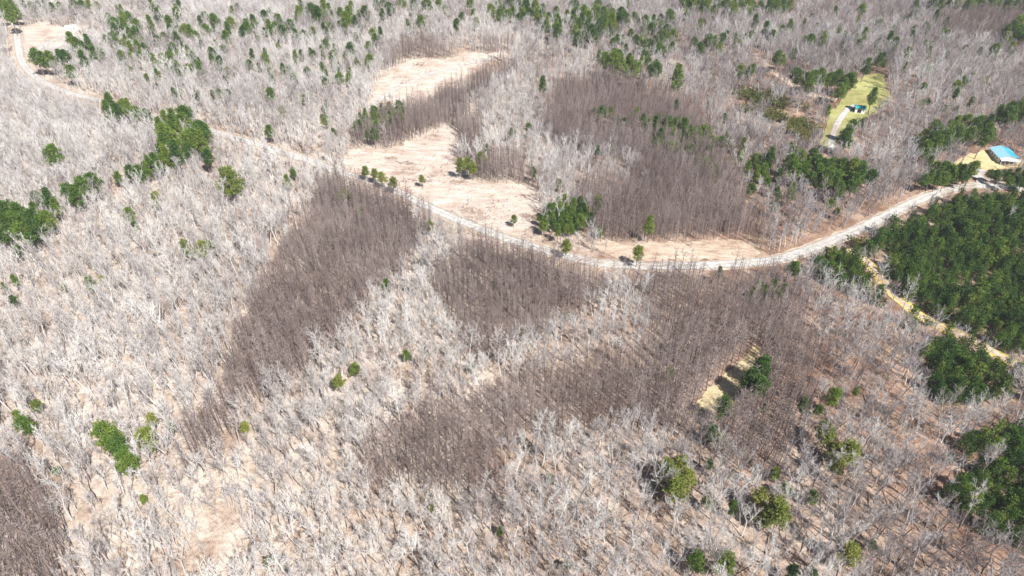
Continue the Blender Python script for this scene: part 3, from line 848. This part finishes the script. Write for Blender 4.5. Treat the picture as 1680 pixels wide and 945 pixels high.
YOUNGP = [
    [(1415, 402), (1440, 385), (1500, 350), (1560, 322), (1610, 312), (1720, 318), (1720, 560), (1680, 565), (1640, 560), (1585, 535), (1530, 515), (1485, 480), (1450, 440)],
    [(1328, 432), (1350, 416), (1378, 406), (1400, 412), (1425, 445), (1470, 490), (1500, 515), (1472, 505), (1430, 484), (1380, 462), (1345, 448)],
    [(1515, 575), (1545, 548), (1600, 572), (1650, 605), (1660, 640), (1610, 655), (1535, 645)],
    [(1548, 722), (1600, 706), (1650, 698), (1720, 690), (1720, 742), (1640, 735), (1560, 752)],
    [(1548, 800), (1590, 770), (1640, 742), (1720, 738), (1720, 905), (1660, 888), (1600, 850)],
    [(1480, 512), (1520, 528), (1600, 566), (1700, 620), (1720, 660), (1650, 600), (1540, 548)],
]
OPEN = [CLEAR_A, CLEAR_B, CLEAR_C, GAP_D, LAWN, YARD, FIELD]
def line_kd(lines):
    pts = [p for l in lines for p in l]
    return np.array([(p.x, p.y) for p in pts])
def dist_to(A, x, y):
    out = np.full(len(x), 1e9)
    for s in range(0, len(x), 4000):
        d = (x[s:s + 4000, None] - A[None, :, 0]) ** 2 + (y[s:s + 4000, None] - A[None, :, 1]) ** 2
        out[s:s + 4000] = np.sqrt(d.min(1))
    return out
ROAD_PTS = line_kd([road_l]); DRIVE_PTS = line_kd([ds_l, dh_l, df_l]); SMALL_PTS = line_kd([trail_l, track_l])
def grid_points(step, jit, rot=0.0, y0=48, y1=640, margin=34):
    a = np.arange(-560, 560, step); b = np.arange(-260, 760, step)
    gx_, gy_ = np.meshgrid(a, b)
    x = gx_.ravel(); y = gy_.ravel()
    c, s = math.cos(rot), math.sin(rot)
    x, y = x * c - (y - 300) * s, x * s + (y - 300) * c + 300
    x = x + rng.uniform(-jit, jit, len(x)) * step; y = y + rng.uniform(-jit, jit, len(y)) * step
    half = 0.75 * (y * CP + H_CAM * SP) + margin
    k = (y > y0) & (y < y1) & (np.abs(x) < half)
    return x[k], y[k]
def behind(x, y, z, h):
    """ground point hidden behind a point h metres up"""
    t = (H_CAM) / (H_CAM - (z + h)) if np.isscalar(h) else H_CAM / (H_CAM - (z + h))
    return x * t, y * t
pine_xy = np.array([(p[0], p[1]) for p in pines]); pine_s = np.array([p[3] for p in pines])
def near_pines(x, y, f):
    out = np.zeros(len(x), bool)
    for s in range(0, len(x), 3000):
        d = np.sqrt((x[s:s + 3000, None] - pine_xy[None, :, 0]) ** 2 + (y[s:s + 3000, None] - pine_xy[None, :, 1]) ** 2)
        out[s:s + 3000] = (d < pine_s[None, :] * f).any(1)
    return out

# where: each tree is told by the landmark nearest to it
MARKS = [(39, 696, 'the lone left edge pine'), (192, 735, 'the line of three pines'), (240, 708, 'the yellow green pine'), (60, 860, 'the sapling corner'),
         (233, 816, 'the tiny pine under the three pines'), (345, 880, 'the bright bare ground'), (440, 919, 'the small pine by the bare ground'),
         (600, 860, 'the plantation corner at the lower left'), (710, 834, 'the tiny olive pine under the plantation'), (822, 868, 'the tiny dark pine below the plantation'),
         (930, 925, 'the tiny bottom edge pine'), (1110, 785, 'the big round pine clump'), (1141, 918, 'the left one of two round bottom pines'),
         (1188, 919, 'the right one of two round bottom pines'), (1265, 830, 'the lower right olive clump'), (1303, 936, 'the pine cut by the bottom edge'),
         (1335, 813, 'the small pine right of the olive clump'), (1396, 902, 'the wide olive pine'), (1375, 735, 'the cluster of four pines'), (1600, 800, 'the largest dark thicket'), (1640, 925, 'the bottom right corner')]
MARKS_P = [(5, 940, 'the bottom left photo corner'), (90, 920, 'the right rim of the corner stand'), (20, 765, 'the upper rim of the corner stand'), (40, 850, 'the heart of the corner stand'),
           (590, 765, 'the lower left plantation corner'), (660, 785, 'the lower plantation rim'), (740, 785, 'the lower rim middle'), (815, 770, 'the lower right plantation corner'),
           (1190, 669, 'the pine below the grassy gap'), (1245, 620, 'the clump by the grassy gap'), (1252, 668, 'the small pine inside the plantation edge'),
           (1175, 712, 'the two pines below the gap'), (330, 755, 'the low tip of the left strip'), (950, 690, 'the pale lower wood'), (1290, 740, 'the lower right plantation tip')]
MARKS_Y = [(1560, 800, 'the left tip of the lower right thicket'), (1660, 880, 'the lower end of the right thicket'), (1640, 810, 'the heart of the right thicket'), (1650, 715, 'the strip over the right thicket'),
           (1590, 610, 'the block under the yellow track'), (1540, 536, 'the first bend of the yellow track'), (1440, 460, 'the narrow strip left of the track'), (1400, 412, 'the track mouth at the road'),
           (1500, 350, 'the roadside'), (1600, 320, 'the driveway mouth'), (1550, 430, 'the heart of the wide block'), (1660, 500, 'the right end of the wide block'), (1650, 600, 'the lower yellow track')]
def zone_p(px, py): return zone(px, py, MARKS_P)
def zone_y(px, py): return zone(px, py, MARKS_Y)
def zone(px, py, marks=None):
    q = min(marks or MARKS, key=lambda m: (m[0] - px) ** 2 + (m[1] - py) ** 2)
    dx, dy = px - q[0], py - q[1]
    w = ('right of' if dx > 0 else 'left of') if abs(dx) > abs(dy) else ('below' if dy > 0 else 'above')
    return ('just ' if math.hypot(dx, dy) < 45 else 'well ') + w + ' ' + q[2]
def place(kind, stuff_name, stuff_label, x, y, s, meshes, words, cat, group, hc, zonef, n_max=300, names=('trunk', 'crown'), flat=None):
    z = hgt(x, y)
    px, py, d = proj(x, y, z + hc * s)
    bx, by, _ = proj(x, y, z)
    vis = (px > 3) & (px < 1677) & (py > 3) & (by < 950)
    size = np.where(vis, s / d, -1)
    order = np.argsort(-size)
    nv = len(meshes)
    pick = rng.integers(0, nv, len(x))
    rz = rng.uniform(0, 6.28, len(x))
    top = order[:n_max]; top = top[size[top] > 0]
    for j, i in enumerate(top):
        k = int(pick[i]) if j >= nv else j
        sc = (s[i], s[i], s[i] * rnd.uniform(0.92, 1.1))
        zt = zonef(float(px[i]), float(py[i]))
        lab = words[k] + ' ' + zt
        lo, hi = {'bare_tree': (0.5, 0.68), 'plantation_tree': (0.95, 1.15), 'young_pine': (0.75, 1.0)}.get(kind, (0, 9))
        lab = ('small ' if s[i] < lo else 'big ' if s[i] > hi else '') + lab
        plant(kind, k, meshes[k], (x[i], y[i], float(z[i])), float(rz[i]), sc, lab, cat, group, names)
    m = np.ones(len(x), bool); m[top] = False
    if m.any():
        S = np.stack([s[m], s[m], s[m] * rng.uniform(0.88, 1.12, m.sum())], 1)
        scatter(stuff_name, np.stack([x[m], y[m], z[m]], 1), rz[m], S, pick[m], first_objs(kind, nv), stuff_label)

# brown plantation stems, in rows
x, y = grid_points(1.75, 0.25, R(4))
z = hgt(x, y)
px, py, d = proj(x, y, z + 6.5)
wx = px + 12 * wob(x, y, 9, 3) + rng.normal(0, 7, len(x)); wy = py + 8 * wob(x, y, 9, 8) + rng.normal(0, 4, len(x))
k = in_any(wx, wy, PLANT)
bx, by, _ = proj(x, y, z)
k &= ~in_any(bx, by, OPEN) & (dist_to(ROAD_PTS, x, y) > 5.0) & ~near_pines(x, y, 1.5) & (dist_to(DRIVE_PTS, x, y) > 4)
qx, qy = behind(x, y, z, 8.5)
gx1, gy1, _ = proj(qx, qy, hgt(qx, qy))
k &= ~in_any(px, py, [GAP_D]) & ~in_any(gx1, gy1, [GAP_D])
k &= (rng.random(len(x)) < 0.96 + 0.2 * wob(x, y, 15, 5))
x, y = x[k], y[k]
s = np.clip(rng.normal(1.05, 0.14, len(x)) + 0.12 * wob(x, y, 25, 2), 0.55, 1.35)
place('plantation_tree', 'plantation_stems', 'dense rows of slender brown leafless stems filling the planted blocks', x, y, s, STEM, STEM_WORDS, 'tree', 'leafless stems of the nearest plantation rows', 7.0, zone_p)

# dark young pines
x, y = grid_points(2.3, 0.40)
z = hgt(x, y); px, py, d = proj(x, y, z + 4.0)
k = in_any(px + 8 * wob(x, y, 6, 1), py + 6 * wob(x, y, 6, 2), YOUNGP)
k &= (dist_to(ROAD_PTS, x, y) > 5.0) & (dist_to(SMALL_PTS, x, y) > 2.8) & (rng.random(len(x)) < 0.88) & (wob(x, y, 7, 7) > -0.55)
qx, qy = behind(x, y, z, 5.5)
k &= (dist_to(ROAD_PTS, qx, qy) > 3.2) & (dist_to(SMALL_PTS, qx, qy) > 0.8)
x, y = x[k], y[k]
s = np.clip(rng.normal(0.82, 0.2, len(x)) + 0.12 * wob(x, y, 14, 4), 0.35, 1.35)
place('young_pine', 'young_pine_thicket', 'dense dark green young pines filling the blocks beside the yellow track', x, y, s, YOUNG,
      ['conical young pine', 'narrow young pine', 'bushy young pine'], 'tree', 'young pines of the nearest thickets', 4.0, zone_y)

# olive shrubs
x, y = grid_points(3.4, 0.45)
z = hgt(x, y); px, py, d = proj(x, y, z + 1.2)
dt = dist_to(line_kd([track_l]), x, y)
k = (in_poly(px, py, SCRUB) & (wob(x, y, 8, 3) > -0.15)) | ((dt > 2.4) & (dt < 6.5) & (px > 1400) & (rng.random(len(x)) < 0.22))
k &= dist_to(line_kd([trail_l]), x, y) > 3
k &= (px < 1690) & (py > 0) & (py < 960)
x, y = x[k], y[k]
place('olive_shrub', 'olive_shrubs', 'small olive shrubs', x, y, rng.uniform(0.9, 1.9, len(x)), SHRUB, ['bushy olive green shrub', 'loose olive green shrub'], 'shrub', 'olive shrubs', 1.5,
      lambda a, b: 'in the scrub clearing left of the lawn' if b < 300 else 'along the yellow dirt track', 300, ('stem', 'crown'))

# bare hardwoods
x, y = grid_points(2.5, 0.47)
z = hgt(x, y)
s = np.clip(rng.normal(0.54, 0.14, len(x)) + 0.09 * wob(x, y, 40, 6), 0.28, 1.0)
bx, by, _ = proj(x, y, z); px, py, d = proj(x, y, z + 11 * s); mx, my, _ = proj(x, y, z + 5)
k = ~in_any(bx, by, OPEN) & ~(in_any(px, py, OPEN) & (rng.random(len(x)) < 0.93)) & ~in_any(mx, my, OPEN)
k &= ~in_any(mx + 12 * wob(x, y, 9, 3) + rng.normal(0, 6, len(x)), my + 8 * wob(x, y, 9, 8) + rng.normal(0, 4, len(x)), PLANT) & ~(in_any(px, py, PLANT) & (rng.random(len(x)) < 0.78))
k &= ~(in_any(mx, my, YOUNGP) & (rng.random(len(x)) < 0.93)) & ~(in_any(px, py, YOUNGP) & (rng.random(len(x)) < 0.9))
k &= ~(in_poly(mx, my, SCRUB) & (rng.random(len(x)) < 0.85))
k &= ~(in_poly(mx, my, BRIGHT) & (rng.random(len(x)) < 0.6))
qx, qy = behind(x, y, z, 9 * s)
hid = (px > 185) & (px < 580) & (py < 300)
far_road = (px < 195) & (py < 200)
for hh in (2.5, 5.5, 8.5):
    ex, ey = behind(x, y, z, hh * s / 0.6)
    k &= ~(far_road & (dist_to(ROAD_PTS, ex, ey) < 4.6))
k &= ~(far_road & (dist_to(ROAD_PTS, x, y) < 5.5))
k &= (dist_to(ROAD_PTS, x, y) > np.where(hid, 2.8, 3.9)) & ~((dist_to(ROAD_PTS, qx, qy) < 4.0) & (rng.random(len(x)) < np.where(hid, 0.45, 0.94)))
qx, qy = behind(x, y, z, 3.5)
k &= ~((dist_to(ROAD_PTS, qx, qy) < 3.6) & (rng.random(len(x)) < np.where(hid, 0.0, 0.9)))
k &= ~((dist_to(SMALL_PTS, qx, qy) < 2.6) & (rng.random(len(x)) < 0.8))
qx, qy = behind(x, y, z, 7 * s)
k &= ~((dist_to(SMALL_PTS, qx, qy) < 2.6) & (rng.random(len(x)) < 0.8))
k &= ~(in_poly(px, py, SCRUB) & (rng.random(len(x)) < 0.6))
k &= (dist_to(DRIVE_PTS, x, y) > 4) & (dist_to(SMALL_PTS, x, y) > 3.2)
k &= ~near_pines(x, y, 2.4)
ppx, ppy, ppd = proj(pine_xy[:, 0], pine_xy[:, 1], np.array([p[2] for p in pines]) + 10 * pine_s)
pw = 3.0 * pine_s * F / ppd
cover = np.zeros(len(x), bool)
for q in range(0, len(x), 4000):
    e = slice(q, q + 4000)
    dd = np.hypot(px[e, None] - ppx[None, :], (py[e, None] - ppy[None, :]) * 0.7)
    cover[e] = ((dd < pw[None, :] * 1.15) & (d[e, None] < ppd[None, :])).any(1)
k &= ~(cover & (rng.random(len(x)) < np.where(py < 260, 0.45, 0.85)))
k &= (rng.random(len(x)) < 0.86 + 0.22 * wob(x, y, 30, 9))
x, y, s = x[k], y[k], s[k]
place('bare_tree', 'bare_woods', 'pale leafless hardwood forest covering the land all around the clearings', x, y, s, BARE, BARE_WORDS, 'tree', 'bare trees of the nearest woods', 12.0, zone)

# undergrowth: low bare twigs of the same kinds
x, y = grid_points(3.8, 0.48)
z = hgt(x, y); bx, by, _ = proj(x, y, z)
k = (~in_any(bx, by, OPEN) | (in_any(bx, by, [CLEAR_A, CLEAR_B, CLEAR_C]) & (wob(x, y, 9, 5) > 0.28))) & (dist_to(ROAD_PTS, x, y) > 3.4) & (dist_to(DRIVE_PTS, x, y) > 3) & (dist_to(SMALL_PTS, x, y) > 2.4) & (wob(x, y, 12, 2) > -0.35) & ~in_poly(bx, by, BRIGHT)
x, y, z = x[k], y[k], z[k]
s = rng.uniform(0.10, 0.26, len(x))
scatter('undergrowth', np.stack([x, y, z], 1), rng.uniform(0, 6.28, len(x)), np.stack([s * 2.6, s * 2.6, s], 1), rng.integers(0, 4, len(x)),
        first_objs('plantation_tree', 4), 'low bare brush on the leaf covered forest floor')

# logging slash in the clearings
sl = MB()
for poly, n in ((CLEAR_A, 90), (CLEAR_B, 260), (CLEAR_C, 50)):
    xs = [p[0] for p in poly]; ys = [p[1] for p in poly]; c = 0
    while c < n:
        a, b = rnd.uniform(min(xs), max(xs)), rnd.uniform(min(ys), max(ys))
        if not bool(in_poly(a, b, poly)): continue
        X0, Y0, Z0 = at(a, b)
        c += 1
        if float(wob(X0, Y0, 10, 4)) < 0.25 and rnd.random() < 0.9: continue
        an = rnd.gauss(0.5, 0.5); L = rnd.uniform(0.6, 2.6); rr = rnd.uniform(0.04, 0.11)
        dv = Vector((math.cos(an), math.sin(an), 0)) * L / 2
        cc = Vector((X0, Y0, Z0 + 0.12 + rr))
        sl.tube([cc - dv, cc + dv + Vector((0, 0, rnd.uniform(0, 0.3)))], [rr, rr * 0.5], 4, True)
for poly, n in ((CLEAR_A, 60), (CLEAR_B, 150)):
    xs = [p[0] for p in poly]; ys = [p[1] for p in poly]
    for _ in range(n * 2):
        a, b = rnd.uniform(min(xs), max(xs)), rnd.uniform(min(ys), max(ys))
        if not bool(in_poly(a, b, poly)): continue
        X0, Y0, Z0 = at(a, b); rr = rnd.uniform(0.12, 0.26)
        sl.tube([Vector((X0, Y0, Z0)), Vector((X0, Y0, Z0 + rnd.uniform(0.35, 0.7)))], [rr, rr * 0.85], 6, True)
for px0, py0, n, wd in ((690, 296, 60, 3.5), (668, 268, 45, 3.0), (752, 300, 40, 2.5), (783, 357, 70, 4.0), (640, 262, 30, 2.5), (870, 356, 50, 3.0), (690, 106, 40, 3.0), (770, 345, 30, 2.0)):
    X0, Y0, Z0 = at(px0, py0)
    for _ in range(n):
        cc = Vector((X0 + rnd.gauss(0, wd), Y0 + rnd.gauss(0, wd * 0.5), 0)); cc.z = float(hgt(cc.x, cc.y)) + 0.15 + rnd.uniform(0, 0.6)
        an = rnd.uniform(0, 3.14); dv = Vector((math.cos(an), math.sin(an), rnd.gauss(0, 0.2))) * rnd.uniform(0.5, 1.6)
        sl.tube([cc - dv, cc + dv], [rnd.uniform(0.05, 0.12), 0.04], 3, True)
o = sl.build('logging_slash', M_SLASH, fix=False)
tag(o, 'scattered cut branches and logging debris lying on the pale clearings', None, None, 'stuff')

dw = MB()
for _ in range(900):
    a, b = rnd.uniform(0, 1680), 945 - 600 * rnd.random() ** 1.6
    if bool(in_any(np.array([a]), np.array([b]), OPEN)[0]): continue
    X0, Y0, Z0 = at(a, b)
    if min((p.x - X0) ** 2 + (p.y - Y0) ** 2 for p in road_l) < 36: continue
    an = rnd.uniform(0, 3.14); L = rnd.uniform(1.5, 6.5); rr = rnd.uniform(0.07, 0.17)
    dv = Vector((math.cos(an), math.sin(an), 0)) * L / 2
    p0 = Vector((X0, Y0, 0)) - dv; p1 = Vector((X0, Y0, 0)) + dv
    p0.z = float(hgt(p0.x, p0.y)) + rr; p1.z = float(hgt(p1.x, p1.y)) + rr + rnd.uniform(0, 0.4)
    dw.tube([p0, p1], [rr, rr * 0.6], 5, True)
o = dw.build('deadwood', M_SLASH, fix=False)
tag(o, 'fallen weathered trunks lying among the bare trees', None, None, 'stuff')

# ------------------------------------------------------------------ buildings
def gable_roof(root, mat, L, W, z0, rise, over=0.35, th=0.12, y_off=0, axis_='x', x_off=0, name='roof'):
    m = MB(); w = W / 2 + over; e = z0 - rise * over / (W / 2)
    prof = [(-w + y_off, e), (y_off, z0 + rise), (w + y_off, e), (w + y_off, e + th), (y_off, z0 + rise + th * 1.15), (-w + y_off, e + th)]
    m.prism(prof, axis_, x_off - L / 2 - over, x_off + L / 2 + over)
    rf = m.build(name, mat, root)
    # standing seams
    sm = MB(); n = int(L / 0.9)
    for i in range(n + 1):
        a = x_off - L / 2 - over + 0.1 + i * (L + 2 * over - 0.2) / n
        for sg in (-1, 1):
            p0 = (y_off + sg * w, e + th); p1 = (y_off, z0 + rise + th * 1.15)
            pts = [Vector((a, p0[0], p0[1] + 0.02)), Vector((a, p1[0], p1[1] + 0.02))] if axis_ == 'x' else [Vector((p0[0], a, p0[1] + 0.02)), Vector((p1[0], a, p1[1] + 0.02))]
            sm.tube(pts, [0.035, 0.035], 3)
    s_ = sm.build('seam', mat, rf, fix=False); s_['kind'] = 'stuff'
    return rf
def gable_walls(root, mat, L, W, z0, rise, y_off=0, axis_='x', x_off=0):
    m = MB(); w = W / 2
    m.prism([(-w + y_off, -0.4), (w + y_off, -0.4), (w + y_off, z0 - 0.02), (y_off, z0 + rise - 0.02), (-w + y_off, z0 - 0.02)], axis_, x_off - L / 2, x_off + L / 2)
    return m.build('wall', mat, root)
def opening(root, name, x0, x1, y0, y1, z0, z1, face, pane_mat=None, handle=False):
    """a framed window or door on a wall face ('-y', '+y', '-x', '+x'), proud of the wall"""
    f = MB(); g = MB(); t = 0.09
    if face[1] == 'y':
        s = -1 if face[0] == '-' else 1; yy = y0
        a, b = sorted((yy, yy + s * 0.06))
        for q in ((x0, x1, z0, z0 + t), (x0, x1, z1 - t, z1), (x0, x0 + t, z0 + t, z1 - t), (x1 - t, x1, z0 + t, z1 - t)): f.box(q[0], q[1], a, b, q[2], q[3])
        a, b = sorted((yy, yy + s * 0.025)); g.box(x0 + t, x1 - t, a, b, z0 + t, z1 - t)
    else:
        s = -1 if face[0] == '-' else 1; xx = x0
        a, b = sorted((xx, xx + s * 0.06))
        for q in ((y0, y1, z0, z0 + t), (y0, y1, z1 - t, z1), (y0, y0 + t, z0 + t, z1 - t), (y1 - t, y1, z0 + t, z1 - t)): f.box(a, b, q[0], q[1], q[2], q[3])
        a, b = sorted((xx, xx + s * 0.025)); g.box(a, b, y0 + t, y1 - t, z0 + t, z1 - t)
    o = f.build(name, M_WHITE, root)
    g.build('pane' if name == 'window' else 'door_leaf', pane_mat or M_GLASS, o)
    return o
# teal roofed shed
x, y, z = at(1409, 183)
shed = empty('shed', (x, y, z), R(-14)); shed.scale = (0.85, 0.85, 0.85)
tag(shed, 'small white shed with a teal metal roof at the end of the lawn driveway', 'shed')
gable_walls(shed, M_WHITE, 5.4, 4.6, 2.7, 1.1)
gable_roof(shed, M_TEAL, 5.4, 4.6, 2.7, 1.1)
opening(shed, 'door', -1.6, 0.9, -2.3, 0, 0.0, 2.3, '-y', M_DARK)
opening(shed, 'window', 1.3, 2.2, -2.3, 0, 1.1, 2.0, '-y')
opening(shed, 'door', -2.7, 0, -1.9, 1.9, 0.0, 2.3, '-x', M_DARK)  # dark panel paints in the shade of the open left side
# blue roofed house: the ridge runs towards the viewer
def half_roof(root, mat, side, L, W, z0, rise, over=0.5, th=0.12):
    m = MB(); w = W / 2 + over; e = z0 - rise * over / (W / 2)
    g = 0.004 * side
    m.prism([(g, z0 + rise), (side * w, e), (side * w, e + th), (g, z0 + rise + th * 1.15)], 'y', -L / 2 - over, L / 2 + over)
    rf = m.build('roof', mat, root)
    sm = MB(); n = int(L / 0.9)
    for i in range(n + 1):
        q = -L / 2 - over + 0.1 + i * (L + 2 * over - 0.2) / n
        sm.tube([Vector((side * w, q, e + th + 0.02)), Vector((g, q, z0 + rise + th * 1.15 + 0.02))], [0.035, 0.035], 3)
    k = sm.build('seam', mat, rf, fix=False); k['kind'] = 'stuff'
    return rf
x, y, z = at(1644, 259)
house = empty('house', (x, y, z), R(-8)); house.scale = (0.82, 0.82, 0.82)
tag(house, 'white house with a bright blue metal roof behind the roadside pines', 'house')
gable_walls(house, M_WHITE, 12.0, 9.6, 2.9, 1.25, 0, 'y')
half_roof(house, M_LBLUE, -1, 12.0, 9.6, 2.9, 1.25)['label'] = 'pale blue roof slope'  # left slope gets a paler blue than the right one
half_roof(house, M_CYAN, 1, 12.0, 9.6, 2.9, 1.25)['label'] = 'bright blue roof slope'
opening(house, 'door', -0.5, 0.5, -6.0, 0, 0.12, 2.25, '-y', M_WOOD)
for a in (-3.9, -2.2, 1.4, 3.0): opening(house, 'window', a, a + 1.0, -6.0, 0, 0.95, 2.15, '-y')
for a in (-4.6, -1.6, 1.2, 3.8): opening(house, 'window', -4.8, 0, a, a + 1.0, 0.95, 2.15, '-x')
for a in (-4.0, -0.5, 3.0): opening(house, 'window', 4.8, 0, a, a + 1.0, 0.95, 2.15, '+x')
q = MB(); q.box(-4.4, 4.4, -8.4, -6.01, -0.3, 0.12); q.build('porch_floor', M_WOOD, house)
q = MB(); q.prism([(-5.98, 2.62), (-8.6, 2.2), (-8.6, 2.3), (-5.98, 2.72)], 'x', -4.5, 4.5); q.build('porch_roof', M_WHITE, house)
for k in range(5):
    q = MB(); xx = -4.2 + k * 2.1; q.box(xx - 0.07, xx + 0.07, -8.3, -8.16, 0.12, 2.24); q.build('porch_post', M_WHITE, house)
# far white trailer at the end of the field drive
x, y, z = at(119, 49)
tr_ = empty('mobile_home', (x, y, z), R(8))
tag(tr_, 'small white mobile home at the end of the far field drive', 'mobile home')
gable_walls(tr_, M_WHITE, 6.6, 4.2, 2.5, 0.45)
gable_roof(tr_, M_WHITE, 6.6, 4.2, 2.5, 0.45, 0.25)
opening(tr_, 'door', -0.5, 0.5, -2.1, 0, 0.1, 2.2, '-y', M_WOOD)
for a in (-2.7, 1.4): opening(tr_, 'window', a, a + 1.0, -2.1, 0, 0.9, 2.0, '-y')
# utility pole by the house road
x, y, z = at(1668, 303)
up = empty('utility_pole', (x, y, z), R(40))
tag(up, 'wooden utility pole beside the road below the blue roofed house', 'pole')
m = MB(); m.tube([Vector((0, 0, -0.5)), Vector((0, 0, 9.5))], [0.16, 0.11], 8, True); m.build('post', M_WOOD, up)
m = MB(); m.box(-1.1, 1.1, 0.12, 0.24, 8.7, 8.84); m.build('crossarm', M_WOOD, up)
for a in (-0.95, -0.4, 0.95):
    m = MB(); m.tube([Vector((a, 0.18, 8.84)), Vector((a, 0.18, 9.05))], [0.05, 0.035], 6, True); m.build('insulator', M_WHITE, up)

# ------------------------------------------------------------------ air
hm = bpy.data.materials.new('haze')
hm.use_nodes = True
hm.node_tree.nodes.clear()
ho = hm.node_tree.nodes.new('ShaderNodeOutputMaterial')
pv = hm.node_tree.nodes.new('ShaderNodeVolumePrincipled')
pv.inputs['Color'].default_value = (0.86, 0.90, 1.0, 1)
pv.inputs['Density'].default_value = 0.0001
pv.inputs['Anisotropy'].default_value = 0.0
hm.node_tree.links.new(pv.outputs[0], ho.inputs['Volume'])
m = MB(); m.box(-7000, 7000, -7000, 7000, -25, 142)
hz = m.build('haze', hm, fix=True)
tag(hz, 'thin pale haze lying over the woods', None, None, 'stuff')
